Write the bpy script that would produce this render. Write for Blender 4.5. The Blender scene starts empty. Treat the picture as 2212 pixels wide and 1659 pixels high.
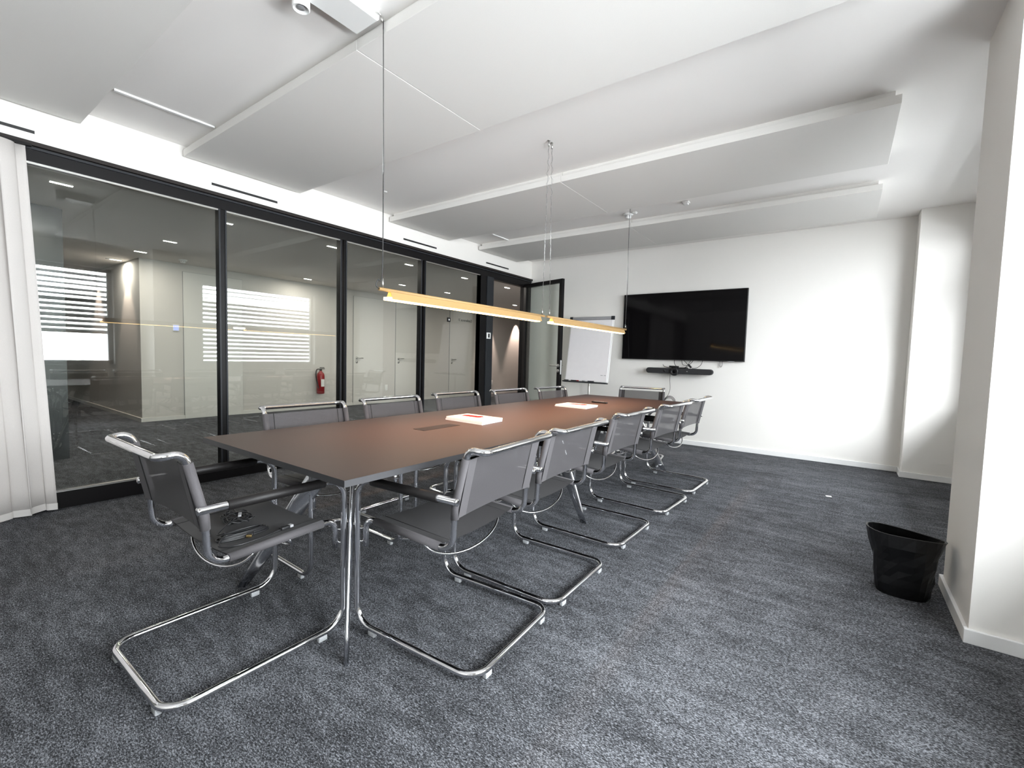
import bpy, bmesh, math, random
from mathutils import Vector, Matrix
random.seed(7)
SC = bpy.context.scene
COL = SC.collection
R = math.radians

# ------------------------------------------------------------------ camera
def make_camera():
    y, t, r = R(35.9666), R(-3.4633), R(1.5789)
    fw = Vector((-math.sin(y)*math.cos(t), math.cos(y)*math.cos(t), math.sin(t)))
    rt = Vector((math.cos(y), math.sin(y), 0)); up = rt.cross(fw)
    rt2 = rt*math.cos(r) + up*math.sin(r); up2 = -rt*math.sin(r) + up*math.cos(r)
    m = Matrix((( rt2.x, up2.x, -fw.x, 4.4349), (rt2.y, up2.y, -fw.y, 0.0), (rt2.z, up2.z, -fw.z, 1.16645), (0, 0, 0, 1)))
    cd = bpy.data.cameras.new('camera'); cd.sensor_width = 36; cd.sensor_fit = 'HORIZONTAL'
    cd.lens = 983.925/2212*36; cd.clip_start = 0.02; cd.clip_end = 200
    co = bpy.data.objects.new('camera', cd); COL.objects.link(co); co.matrix_world = m
    SC.camera = co
make_camera()

# ------------------------------------------------------------------ world, lights, exposure
w = bpy.data.worlds.new('world'); SC.world = w; w.use_nodes = True
bg = w.node_tree.nodes['Background']; bg.inputs[0].default_value = (0.86, 0.93, 1.0, 1); bg.inputs[1].default_value = 2.5
SC.view_settings.view_transform = 'Standard'; SC.view_settings.look = 'None'
SC.view_settings.gamma = 1.0; SC.view_settings.use_curve_mapping = False
SC.view_settings.exposure = 0.42
SC.cycles.max_bounces = 10; SC.cycles.diffuse_bounces = 6; SC.cycles.glossy_bounces = 5
SC.cycles.transparent_max_bounces = 16; SC.cycles.sample_clamp_indirect = 6.0
SC.cycles.caustics_reflective = False; SC.cycles.caustics_refractive = False

def area(name, loc, rot, sx, sy, power, col=(1, 1, 1), spread=180):
    l = bpy.data.lights.new(name, 'AREA'); l.shape = 'RECTANGLE'; l.size = sx; l.size_y = sy
    l.energy = power; l.color = col; l.spread = R(spread)
    o = bpy.data.objects.new(name, l); COL.objects.link(o); o.location = loc; o.rotation_euler = rot
    return o
WIN_Z0, WIN_Z1 = 0.85, 2.44
WINS = [(-2.6, -0.5), (0.2, 2.30), (3.60, 5.92)]
DAY = (0.94, 0.97, 1.0)
for (a, b), p in zip(WINS, (18, 150, 66)):      # daylight outside each window, facing into the room
    area('daylight', (6.9, (a+b)/2, 1.75), (0, R(90), 0), 2.8, (b-a)+1.8, p*2.8*(b-a+1.8), DAY)

# ------------------------------------------------------------------ materials
MATS = {}
def nt(name):
    m = bpy.data.materials.new(name); m.use_nodes = True; n = m.node_tree
    return m, n, n.nodes['Principled BSDF']
def mat(name, col, rough=0.5, metal=0.0, spec=0.5, noise=None, bump=None, emit=None, estr=0, coat=0):
    if name in MATS: return MATS[name]
    m, n, b = nt(name)
    b.inputs['Base Color'].default_value = (*col, 1); b.inputs['Roughness'].default_value = rough
    b.inputs['Metallic'].default_value = metal; b.inputs['Specular IOR Level'].default_value = spec
    b.inputs['Coat Weight'].default_value = coat
    if emit: b.inputs['Emission Color'].default_value = (*emit, 1); b.inputs['Emission Strength'].default_value = estr
    tc = n.nodes.new('ShaderNodeTexCoord')
    if noise:
        sc, amt = noise
        nz = n.nodes.new('ShaderNodeTexNoise'); nz.inputs['Scale'].default_value = sc; nz.inputs['Detail'].default_value = 3
        n.links.new(tc.outputs['Object'], nz.inputs['Vector'])
        mx = n.nodes.new('ShaderNodeMix'); mx.data_type = 'RGBA'
        mx.inputs[6].default_value = (*[c*(1-amt) for c in col], 1); mx.inputs[7].default_value = (*[min(1, c*(1+amt)) for c in col], 1)
        n.links.new(nz.outputs['Fac'], mx.inputs[0]); n.links.new(mx.outputs[2], b.inputs['Base Color'])
    if bump:
        sc, st = bump
        nz = n.nodes.new('ShaderNodeTexNoise'); nz.inputs['Scale'].default_value = sc
        n.links.new(tc.outputs['Object'], nz.inputs['Vector'])
        bp = n.nodes.new('ShaderNodeBump'); bp.inputs['Strength'].default_value = st; bp.inputs['Distance'].default_value = 0.002
        n.links.new(nz.outputs['Fac'], bp.inputs['Height']); n.links.new(bp.outputs[0], b.inputs['Normal'])
    MATS[name] = m
    return m
WALL = mat('wall_paint', (0.82, 0.80, 0.77), 0.85, spec=0.2, noise=(3, 0.015), bump=(220, 0.08))
CEIL = mat('ceiling_paint', (0.87, 0.85, 0.83), 0.9, spec=0.15, noise=(2, 0.01), bump=(180, 0.06))
SAIL = mat('sail_fleece', (0.76, 0.745, 0.72), 0.95, spec=0.1, noise=(260, 0.03), bump=(400, 0.12))
SKIRT = mat('skirting_white', (0.82, 0.82, 0.82), 0.45)
WHITEP = mat('white_plastic', (0.80, 0.80, 0.79), 0.4)
FRAME = mat('black_frame', (0.005, 0.0045, 0.005), 0.4, spec=0.2, noise=(40, 0.1))
FRAME2 = mat('anthracite_panel', (0.018, 0.020, 0.024), 0.4, spec=0.3, noise=(40, 0.05))
RAIL = mat('brown_black_trim', (0.022, 0.018, 0.017), 0.5, spec=0.2, noise=(30, 0.05))
CHROME = mat('chrome', (0.78, 0.78, 0.80), 0.06, 1.0)
STEEL = mat('polished_leg', (0.62, 0.63, 0.66), 0.14, 1.0)
BRUSH = mat('brushed_steel', (0.55, 0.54, 0.52), 0.3, 1.0)
LEATHER = mat('black_leather', (0.008, 0.007, 0.007), 0.5, spec=0.3, bump=(300, 0.3))
TABLE = mat('table_laminate', (0.052, 0.034, 0.029), 0.5, spec=0.18, noise=(500, 0.06))
TEDGE = mat('table_edge', (0.045, 0.045, 0.048), 0.45, spec=0.3, noise=(500, 0.05))
FLAP = mat('flap_brown', (0.018, 0.010, 0.008), 0.5, spec=0.15, noise=(200, 0.1))
BLACKP = mat('black_plastic', (0.010, 0.010, 0.011), 0.45)
BLACKF = mat('black_mesh_cloth', (0.022, 0.022, 0.024), 0.85, noise=(600, 0.4))
RUBBER = mat('cable_rubber', (0.008, 0.008, 0.009), 0.5)
GOLDC = mat('gold_contact', (0.85, 0.62, 0.28), 0.25, 1.0)
GREYP = mat('grey_plastic', (0.30, 0.30, 0.31), 0.45)
BRASS = mat('brass_satin', (0.31, 0.19, 0.073), 0.6, 0.0, noise=(90, 0.04))
LAMP = mat('lamp_diffuser', (1.0, 0.85, 0.5), 0.4, emit=(1.0, 0.66, 0.26), estr=9)
PAPER = mat('paper_white', (0.80, 0.78, 0.77), 0.7, noise=(60, 0.02))
PAPERE = mat('paper_edges', (0.76, 0.72, 0.72), 0.8, noise=(900, 0.12))
RED = mat('red_print', (0.36, 0.010, 0.010), 0.6, spec=0.1)
REDX = mat('extinguisher_red', (0.26, 0.008, 0.012), 0.3)
FLIP = mat('flipchart_paper', (0.80, 0.78, 0.80), 0.75, noise=(14, 0.03))
BINM = mat('bin_black', (0.003, 0.003, 0.0035), 0.4, spec=0.35, bump=(40, 0.4))
SCREEN = mat('tv_screen', (0.003, 0.0025, 0.003), 0.07, spec=0.12)
CLEARP = mat('clear_glider', (0.36, 0.37, 0.38), 0.15, noise=(200, 0.3))
CABLEW = mat('grey_cable', (0.16, 0.15, 0.15), 0.5)
WIRE = mat('steel_wire', (0.5, 0.5, 0.5), 0.3, 1.0)
SLAT = mat('blind_slat', (0.26, 0.26, 0.255), 0.5, 0.0)
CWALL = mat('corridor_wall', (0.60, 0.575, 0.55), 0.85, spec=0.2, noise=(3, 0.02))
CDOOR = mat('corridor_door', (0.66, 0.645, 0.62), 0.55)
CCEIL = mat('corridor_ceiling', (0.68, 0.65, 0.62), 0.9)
DARKW = mat('dark_cladding', (0.03, 0.032, 0.035), 0.35)
LEDM = mat('led_strip', (1, 1, 1), 0.5, emit=(1.0, 0.95, 0.88), estr=22)
BLUES = mat('panel_screen_blue', (0.2, 0.25, 0.5), 0.3, emit=(0.35, 0.40, 0.95), estr=0.9)
OUT = mat('facade_stone', (0.5, 0.5, 0.5), 0.8)

def fabric(name, c1, c2, alpha, scale=900):
    m, n, b = nt(name); tc = n.nodes.new('ShaderNodeTexCoord')
    nz = n.nodes.new('ShaderNodeTexNoise'); nz.inputs['Scale'].default_value = scale; nz.inputs['Detail'].default_value = 1
    n.links.new(tc.outputs['Object'], nz.inputs['Vector'])
    mx = n.nodes.new('ShaderNodeMix'); mx.data_type = 'RGBA'; mx.inputs[6].default_value = (*c1, 1); mx.inputs[7].default_value = (*c2, 1)
    n.links.new(nz.outputs['Fac'], mx.inputs[0]); n.links.new(mx.outputs[2], b.inputs['Base Color'])
    b.inputs['Roughness'].default_value = 0.7; b.inputs['Alpha'].default_value = alpha
    b.inputs['Specular IOR Level'].default_value = 0.3; b.inputs['Sheen Weight'].default_value = 0.05
    MATS[name] = m; return m
MESHF = fabric('net_weave', (0.028, 0.026, 0.028), (0.072, 0.068, 0.072), 0.82)
MESHD = fabric('net_seat_shaded', (0.014, 0.013, 0.014), (0.036, 0.034, 0.036), 0.93)  # darker copy of the net weave, shade on the seat put into its colour
MESHS = fabric('net_sleeve', (0.040, 0.037, 0.040), (0.095, 0.09, 0.095), 1.0)
SEAM = mat('seam_thread', (0.01, 0.01, 0.01), 0.9)
CURT = fabric('curtain_cloth', (0.50, 0.475, 0.455), (0.62, 0.59, 0.57), 1.0, 500)
CURT.node_tree.nodes['Principled BSDF'].inputs['Roughness'].default_value = 0.9
HEM = mat('curtain_hem', (0.64, 0.62, 0.60), 0.9)

def glass(name, tint=(0.93, 0.95, 0.93), f0=0.05, k=1.0):
    m = bpy.data.materials.new(name); m.use_nodes = True; n = m.node_tree; n.nodes.clear()
    out = n.nodes.new('ShaderNodeOutputMaterial'); mix = n.nodes.new('ShaderNodeMixShader')
    tr = n.nodes.new('ShaderNodeBsdfTransparent'); tr.inputs[0].default_value = (*tint, 1)
    gl = n.nodes.new('ShaderNodeBsdfGlossy'); gl.inputs['Roughness'].default_value = 0.0
    geo = n.nodes.new('ShaderNodeNewGeometry'); dot = n.nodes.new('ShaderNodeVectorMath'); dot.operation = 'DOT_PRODUCT'
    n.links.new(geo.outputs['Normal'], dot.inputs[0]); n.links.new(geo.outputs['Incoming'], dot.inputs[1])
    def mth(op, a, b=None):
        q = n.nodes.new('ShaderNodeMath'); q.operation = op; q.use_clamp = False
        for i, v in enumerate((a, b)):
            if v is None: continue
            if isinstance(v, (int, float)): q.inputs[i].default_value = v
            else: n.links.new(v, q.inputs[i])
        return q.outputs[0]
    c = mth('ABSOLUTE', dot.outputs['Value']); s = mth('POWER', mth('SUBTRACT', 1.0, c), 5.0)
    f = mth('ADD', mth('MULTIPLY', s, 1-f0), f0); f = mth('MINIMUM', mth('MULTIPLY', f, k), 1.0)
    n.links.new(f, mix.inputs[0]); n.links.new(tr.outputs[0], mix.inputs[1]); n.links.new(gl.outputs[0], mix.inputs[2])
    n.links.new(mix.outputs[0], out.inputs[0]); MATS[name] = m; return m
GLASS = glass('partition_glass', (0.90, 0.92, 0.90), 0.05, 1.1)
WGLASS = glass('window_glass', (0.97, 0.98, 0.98), 0.04, 1.0)

def carpet():
    m, n, b = nt('carpet'); L = n.links
    tc = n.nodes.new('ShaderNodeTexCoord')
    def noise(scale, detail=2, vec=None, dist=0.0):
        z = n.nodes.new('ShaderNodeTexNoise'); z.inputs['Scale'].default_value = scale; z.inputs['Detail'].default_value = detail
        z.inputs['Distortion'].default_value = dist
        L.new(vec or tc.outputs['Object'], z.inputs['Vector']); return z.outputs['Fac']
    mp = n.nodes.new('ShaderNodeMapping'); mp.inputs['Scale'].default_value = (0.55, 1.6, 1); L.new(tc.outputs['Object'], mp.inputs[0])
    mp2 = n.nodes.new('ShaderNodeMapping'); mp2.inputs['Scale'].default_value = (0.7, 1.7, 1); L.new(tc.outputs['Object'], mp2.inputs[0])
    fine = noise(165, 2, mp2.outputs[0], 0.8); mid = noise(13, 4, mp.outputs[0]); big = noise(2.2, 3, mp.outputs[0])
    vor = n.nodes.new('ShaderNodeTexVoronoi'); vor.inputs['Scale'].default_value = 210; L.new(tc.outputs['Object'], vor.inputs['Vector'])
    def mth(op, a, b2):
        q = n.nodes.new('ShaderNodeMath'); q.operation = op
        for i, v in enumerate((a, b2)):
            if isinstance(v, (int, float)): q.inputs[i].default_value = v
            else: L.new(v, q.inputs[i])
        return q.outputs[0]
    # 0.5 m carpet tiles, each a shade of its own
    sx = n.nodes.new('ShaderNodeVectorMath'); sx.operation = 'SCALE'; sx.inputs['Scale'].default_value = 2.0; L.new(tc.outputs['Object'], sx.inputs[0])
    fl = n.nodes.new('ShaderNodeVectorMath'); fl.operation = 'FLOOR'; L.new(sx.outputs[0], fl.inputs[0])
    wn = n.nodes.new('ShaderNodeTexWhiteNoise'); L.new(fl.outputs[0], wn.inputs['Vector'])
    v = mth('MULTIPLY', mth('SUBTRACT', fine, 0.5), 1.9)
    v = mth('ADD', v, mth('MULTIPLY', mth('SUBTRACT', mid, 0.5), 0.50))
    v = mth('ADD', v, mth('MULTIPLY', mth('SUBTRACT', big, 0.5), 0.30))
    v = mth('ADD', v, mth('MULTIPLY', mth('SUBTRACT', wn.outputs['Value'], 0.5), 0.07))
    v = mth('ADD', v, mth('MULTIPLY', mth('SUBTRACT', vor.outputs['Distance'], 0.45), -0.35))
    v = mth('ADD', v, 0.5)
    cr = n.nodes.new('ShaderNodeValToRGB'); L.new(v, cr.inputs[0])
    e = cr.color_ramp.elements; e[0].position = 0.12; e[0].color = (0.012, 0.012, 0.013, 1)
    e[1].position = 0.88; e[1].color = (0.215, 0.223, 0.245, 1)
    x = e.new(0.48); x.color = (0.054, 0.056, 0.062, 1)
    L.new(cr.outputs[0], b.inputs['Base Color']); b.inputs['Roughness'].default_value = 0.95; b.inputs['Specular IOR Level'].default_value = 0.1
    bp = n.nodes.new('ShaderNodeBump'); bp.inputs['Strength'].default_value = 0.5; bp.inputs['Distance'].default_value = 0.003
    L.new(fine, bp.inputs['Height']); L.new(bp.outputs[0], b.inputs['Normal'])
    MATS['carpet'] = m; return m
CARPET = carpet()

# ------------------------------------------------------------------ mesh builder
class MB:
    def __init__(self): self.v = []; self.f = []; self.m = []; self.s = []; self.mats = []
    def mi(self, m):
        if m not in self.mats: self.mats.append(m)
        return self.mats.index(m)
    def add(self, vs, fs, m, smooth=False):
        o = len(self.v); k = self.mi(m); self.v += [tuple(p) for p in vs]
        for f in fs: self.f.append([i+o for i in f]); self.m.append(k); self.s.append(smooth)
        return self
    def box(self, a, b, m, M=None):
        x0, y0, z0 = [min(p, q) for p, q in zip(a, b)]; x1, y1, z1 = [max(p, q) for p, q in zip(a, b)]
        vs = [Vector(p) for p in ((x0,y0,z0),(x1,y0,z0),(x1,y1,z0),(x0,y1,z0),(x0,y0,z1),(x1,y0,z1),(x1,y1,z1),(x0,y1,z1))]
        if M: vs = [M @ p for p in vs]
        return self.add(vs, [(0,3,2,1),(4,5,6,7),(0,1,5,4),(1,2,6,5),(2,3,7,6),(3,0,4,7)], m)
    def rbox(self, a, b, r, m, M=None, seg=3):   # box bevelled all round
        bm = bmesh.new(); bmesh.ops.create_cube(bm, size=1)
        c = [(p+q)/2 for p, q in zip(a, b)]; s = [abs(q-p) for p, q in zip(a, b)]
        for v in bm.verts: v.co = Vector((c[0]+v.co.x*s[0], c[1]+v.co.y*s[1], c[2]+v.co.z*s[2]))
        bmesh.ops.bevel(bm, geom=bm.edges[:], offset=min(r, min(s)*0.49), segments=seg, profile=0.5, affect='EDGES')
        vs = [M @ v.co if M else v.co.copy() for v in bm.verts]; bm.verts.index_update()
        fs = [[v.index for v in f.verts] for f in bm.faces]; bm.free()
        return self.add(vs, fs, m, True)
    def tube(self, pts, r, m, seg=16, caps=True, radii=None, flat=None):
        pts = [Vector(p) for p in pts]; n = len(pts); rings = []
        t0 = (pts[1]-pts[0]).normalized()
        ref = Vector((0, 0, 1)) if abs(t0.z) < 0.9 else Vector((1, 0, 0))
        u = t0.cross(ref).normalized(); prev = t0; vs = []
        for i, p in enumerate(pts):
            t = (pts[min(i+1, n-1)]-pts[max(i-1, 0)]).normalized()
            ax = prev.cross(t)
            if ax.length > 1e-7: u = (Matrix.Rotation(prev.angle(t), 3, ax.normalized()) @ u)
            u = (u - t*u.dot(t)).normalized(); w2 = t.cross(u); prev = t
            rr = radii[i] if radii else r
            for k in range(seg):
                a = 2*math.pi*k/seg; vs.append(p + u*math.cos(a)*rr + w2*math.sin(a)*rr)
        fs = [(i*seg+k, i*seg+(k+1) % seg, (i+1)*seg+(k+1) % seg, (i+1)*seg+k) for i in range(n-1) for k in range(seg)]
        self.add(vs, fs, m, True)
        if caps:
            o = len(self.v)-n*seg; k2 = self.mi(m)
            self.f.append([o+k for k in range(seg)][::-1]); self.m.append(k2); self.s.append(False)
            self.f.append([o+(n-1)*seg+k for k in range(seg)]); self.m.append(k2); self.s.append(False)
        return self
    def lathe(self, prof, m, seg=28, M=None, smooth=True):   # prof [(r,z)...] about z
        vs = []; n = len(prof)
        for (r, z) in prof:
            for k in range(seg):
                a = 2*math.pi*k/seg; p = Vector((r*math.cos(a), r*math.sin(a), z)); vs.append(M @ p if M else p)
        fs = [(i*seg+k, i*seg+(k+1) % seg, (i+1)*seg+(k+1) % seg, (i+1)*seg+k) for i in range(n-1) for k in range(seg)]
        fs += [list(range(seg))[::-1], [(n-1)*seg+k for k in range(seg)]]
        return self.add(vs, fs, m, smooth)
    def prism(self, poly, axis, a, b, m, M=None, smooth=False):   # poly of 2-tuples in the other two axes
        def P(q, t):
            l = [q[0], q[1]]; l.insert(axis, t); return M @ Vector(l) if M else Vector(l)
        n = len(poly); vs = [P(q, a) for q in poly]+[P(q, b) for q in poly]
        fs = [tuple(range(n))[::-1], tuple(range(n, 2*n))]+[(i, (i+1) % n, n+(i+1) % n, n+i) for i in range(n)]
        return self.add(vs, fs, m, smooth)
    def build(self, name, parent=None, label=None, cat=None, group=None, kind=None, loc=None, rotz=None, bevel=None):
        me = bpy.data.meshes.new(name); me.from_pydata(self.v, [], self.f)
        for m in self.mats: me.materials.append(m)
        for p, k, s in zip(me.polygons, self.m, self.s): p.material_index = k; p.use_smooth = s
        me.update()
        bm = bmesh.new(); bm.from_mesh(me); bmesh.ops.recalc_face_normals(bm, faces=bm.faces[:]); bm.to_mesh(me); bm.free()
        o = bpy.data.objects.new(name, me); COL.objects.link(o)
        if bevel:
            md = o.modifiers.new('bevel', 'BEVEL'); md.width = bevel; md.segments = 2; md.limit_method = 'ANGLE'
        if parent: o.parent = parent
        if loc: o.location = loc
        if rotz is not None: o.rotation_euler.z = rotz
        props(o, label, cat, group, kind)
        return o
def props(o, label=None, cat=None, group=None, kind=None):
    for k, v in (('label', label), ('category', cat), ('group', group), ('kind', kind)):
        if v: o[k] = v
    return o
def empty(name, loc=(0, 0, 0), rotz=0, label=None, cat=None, group=None, kind=None):
    o = bpy.data.objects.new(name, None); COL.objects.link(o); o.location = loc; o.rotation_euler = (0, 0, rotz)
    o.empty_display_size = 0.1
    return props(o, label, cat, group, kind)
def copy_tree(o, parent=None):
    c = o.copy(); COL.objects.link(c)
    if parent: c.parent = parent
    for ch in list(o.children): copy_tree(ch, c)
    return c
def fillet(pts, rs, n=7):
    pts = [Vector(p) for p in pts]; out = [pts[0]]
    for i in range(1, len(pts)-1):
        p, a, b = pts[i], pts[i-1], pts[i+1]; r = rs[i-1]
        d1 = (a-p); d2 = (b-p); l1, l2 = d1.length, d2.length; d1 /= l1; d2 /= l2
        ang = d1.angle(d2); half = ang/2
        t = min(r/math.tan(half), l1*0.49, l2*0.49); rr = t*math.tan(half)
        c = p+(d1+d2).normalized()*(rr/math.sin(half)); s = p+d1*t; e = p+d2*t
        vs, ve = s-c, e-c; th = vs.angle(ve); ax = vs.cross(ve).normalized()
        for k in range(n+1): out.append(c+Matrix.Rotation(th*k/n, 3, ax) @ vs)
    out.append(pts[-1]); return out
def smooth_path(pts, n=8, closed=False):   # Catmull-Rom
    pts = [Vector(p) for p in pts]; out = []; N = len(pts)
    for i in range(N-1):
        p0 = pts[max(i-1, 0)]; p1 = pts[i]; p2 = pts[i+1]; p3 = pts[min(i+2, N-1)]
        for k in range(n):
            t = k/n
            out.append(0.5*((2*p1)+(-p0+p2)*t+(2*p0-5*p1+4*p2-p3)*t*t+(-p0+3*p1-3*p2+p3)*t**3))
    out.append(pts[-1]); return out
ST = dict(kind='structure')

# ------------------------------------------------------------------ setting
ZC, D, WX = 2.797, 6.598, 5.50
YB = -3.0
MB().box((-9.2, YB-0.1, -0.1), (6.0, 15.2, 0), CARPET).build('floor', **ST)
MB().box((-0.1, YB, ZC), (WX+0.3, D+0.15, ZC+0.12), CEIL).build('ceiling', **ST)
MB().box((-0.1, D, 0), (WX+0.3, D+0.15, ZC+0.1), WALL).build('wall_back', **ST)
MB().box((-0.1, YB-0.12, 0), (WX+0.3, YB, ZC+0.1), WALL).build('wall_front', **ST)
b = MB()      # left wall: white header over the glazing
b.box((-0.10, YB, 2.496), (0.0, D, ZC), WALL)
b.build('wall_left', **ST)
b = MB()      # window wall with three openings
ys = [YB]+[q for wv in WINS for q in wv]+[D]
for i in range(0, len(ys), 2): b.box((WX, ys[i], 0), (WX+0.22, ys[i+1], ZC), WALL)
for a, c in WINS:
    b.box((WX, a, 0), (WX+0.22, c, WIN_Z0), WALL); b.box((WX, a, WIN_Z1), (WX+0.22, c, ZC), WALL)
b.build('wall_right', **ST)
MB().box((4.93, 2.687, 0), (WX, 3.289, ZC), WALL).build('wall_pier', **ST)
MB().box((4.991, 6.324, 0), (WX, D, ZC), WALL).build('wall_corner', **ST)
for i, (a, c) in enumerate(WINS):
    e = empty('window_%d' % (i+1), (WX, (a+c)/2, WIN_Z0), **ST); h = (c-a)/2; H = WIN_Z1-WIN_Z0
    f = MB()
    for y0, y1 in ((-h, -h+0.06), (h-0.06, h)): f.box((0.10, y0, 0), (0.16, y1, H), SKIRT)
    for z0, z1 in ((0, 0.06), (H-0.06, H)): f.box((0.10, -h, z0), (0.16, h, z1), SKIRT)
    f.build('window_frame', e)
    MB().box((-0.02, -h-0.02, -0.025), (0.10, h+0.02, 0), SKIRT).build('window_sill', e)
    MB().box((0.125, -h+0.05, 0.05), (0.135, h-0.05, H-0.05), WGLASS).build('glass_pane', e)
# blinds outside the glass
def blind(a, c, z0, z1, tilt, label, zs=9, up=0):
    e = empty('venetian_blind', (WX+0.26, (a+c)/2, z1), 0, label, 'blind', 'venetian blinds behind the windows'); h = (c-a)/2
    s = MB(); z = -0.05; k = 0
    while z1+z > z0:
        tl = R((-tilt if z1+z < zs else -up)+(6 if k % 3 == 0 else -4 if k % 3 == 1 else 0)); M = Matrix.Translation((0, 0, z)) @ Matrix.Rotation(-tl, 4, 'Y')
        s.prism([(-0.04, 0.0), (-0.02, 0.006), (0.0, 0.008), (0.02, 0.006), (0.04, 0.0), (0.02, 0.0045), (0, 0.0065), (-0.02, 0.0045)], 1, -h, h, SLAT, M)
        z -= 0.085; k += 1
    s.build('slats', e)
    MB().box((-0.045, -h, -0.02), (0.045, h, 0.05), SLAT).build('head_box', e)
    for y in (-h+0.2, h-0.2): MB().tube([(0.042, y, 0), (0.042, y, z0-z1)], 0.0015, GREYP, 6).build('ladder_cord', e)
blind(WINS[1][0]-0.05, WINS[1][1]+0.05, 1.33, 2.46, -44, 'grey slatted blind lowered halfway, on the window nearest the camera', 1.95, 22)
blind(WINS[2][0]-0.05, WINS[2][1]+0.05, 0.86, 2.46, -42, 'grey slatted blind lowered fully, on the window between pier and far wall', 2.08, 6)
blind(WINS[0][0]-0.05, WINS[0][1]+0.05, 0.86, 2.46, 35, 'grey slatted blind on the window behind the camera')
# skirting
SH, SW = 0.062, 0.016
MB().box((0, D-SW, 0), (4.991, D, SH), SKIRT).build('baseboard_back', bevel=0.003, **ST)
MB().box((4.991-SW, 6.324-SW, 0), (WX, 6.324, SH), SKIRT).box((4.991-SW, 6.324, 0), (4.991, D-SW, SH), SKIRT).build('baseboard_corner', bevel=0.003, **ST)
MB().box((4.93-SW, 2.687-SW, 0), (WX, 2.687, SH), SKIRT).box((4.93-SW, 2.687, 0), (4.93, 3.289, SH), SKIRT).box((4.93-SW, 3.289, 0), (WX, 3.289+SW, SH), SKIRT).build('baseboard_pier', bevel=0.003, **ST)
MB().box((WX-SW, 3.289+SW, 0), (WX, 6.324-SW, SH), SKIRT).box((WX-SW, YB, 0), (WX, 2.687-SW, SH), SKIRT).build('baseboard_right', bevel=0.003, **ST)

# ------------------------------------------------------------------ glazed partition (plane x = 0)
b = MB()
b.box((-0.09, YB, 2.37), (0.0, D, 2.496), FRAME)
b.box((0.0, YB, 2.470), (0.028, D, 2.496), RAIL); b.box((0.0, YB, 2.448), (0.016, D, 2.462), FRAME2)
b.box((-0.09, YB, 0.0), (0.0, 5.555, 0.118), FRAME)
b.build('trim_1', **ST)
b = MB()
b.box((-0.085, 5.256, 0.118), (0.002, 5.390, 2.37), FRAME).box((-0.085, 5.396, 0.0), (0.010, 5.552, 2.37), FRAME2)
b.build('trim_2', bevel=0.002, **ST)
b = MB(); b.box((-0.085, 6.395, 0), (0.004, 6.56, 2.37), FRAME); b.box((-0.085, 5.552, 2.345), (0.0, 6.395, 2.37), FRAME); b.box((-0.085, 6.56, 0), (0, D, 2.37), FRAME2)
b.build('trim_3', bevel=0.002, **ST)
BAYS = [(-2.95, 0.50), (0.53, 1.735), (1.797, 2.915), (2.995, 4.075), (4.155, 5.256)]
for i, (a, c) in enumerate(BAYS):
    e = empty('window_%d' % (i+4), (0, a, 0.118), **ST); L = c-a; H = 2.37-0.118
    f = MB()
    f.box((-0.075, -0.032, 0), (-0.01, 0.0, H), FRAME).box((-0.075, L, 0), (-0.01, L+0.03, H), FRAME)
    f.box((-0.015, -0.012, 0), (-0.002, 0.0, H), FRAME2).box((-0.015, L, 0), (-0.002, L+0.012, H), FRAME2)
    f.box((-0.03, 0, 0), (-0.01, L, 0.012), BRUSH).box((-0.03, 0, H-0.012), (-0.01, L, H), BRUSH)
    f.build('window_frame', e)
    MB().box((-0.046, 0, 0), (-0.036, L, H), GLASS).build('glass_pane', e)
    if i == 4:
        # pictogram and room name on the corridor face of the glass, mirrored from inside
        y0, z0 = 4.600-a, 1.622-0.118
        p = MB(); q = lambda yy, zz: (y0+yy, z0+zz)
        p.box((-0.0480, y0, z0), (-0.0470, y0+0.060, z0+0.060), BLACKP)
        p.box((-0.0466, y0, z0), (-0.0460+0.0001, y0, z0), BLACKP)
        p.box((-0.0356, y0, z0), (-0.0352, y0+0.060, z0+0.060), BLACKP)
        cx, cz = y0+0.03, z0+0.03
        p.prism([(cx-0.014, cz-0.004), (cx-0.014, cz+0.004), (cx-0.004, cz+0.004), (cx-0.004, cz+0.014), (cx+0.004, cz+0.014), (cx+0.004, cz+0.004), (cx+0.014, cz+0.004), (cx+0.014, cz-0.004), (cx+0.004, cz-0.004), (cx+0.004, cz-0.014), (cx-0.004, cz-0.014), (cx-0.004, cz-0.004)], 0, -0.0351, -0.0346, WHITEP)
        p.build('pictogram', e)
        fc = bpy.data.curves.new('room_name', 'FONT'); fc.body = 'Conference 31'; fc.size = 0.050; fc.extrude = 0.0002; fc.offset = 0.0012
        fo = bpy.data.objects.new('room_name', fc); COL.objects.link(fo); fo.parent = e
        fc.materials.append(BLACKP)
        fo.rotation_euler = (R(90), 0, R(-90)); fo.location = (-0.047, 5.125-a, 1.652-0.118)
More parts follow.
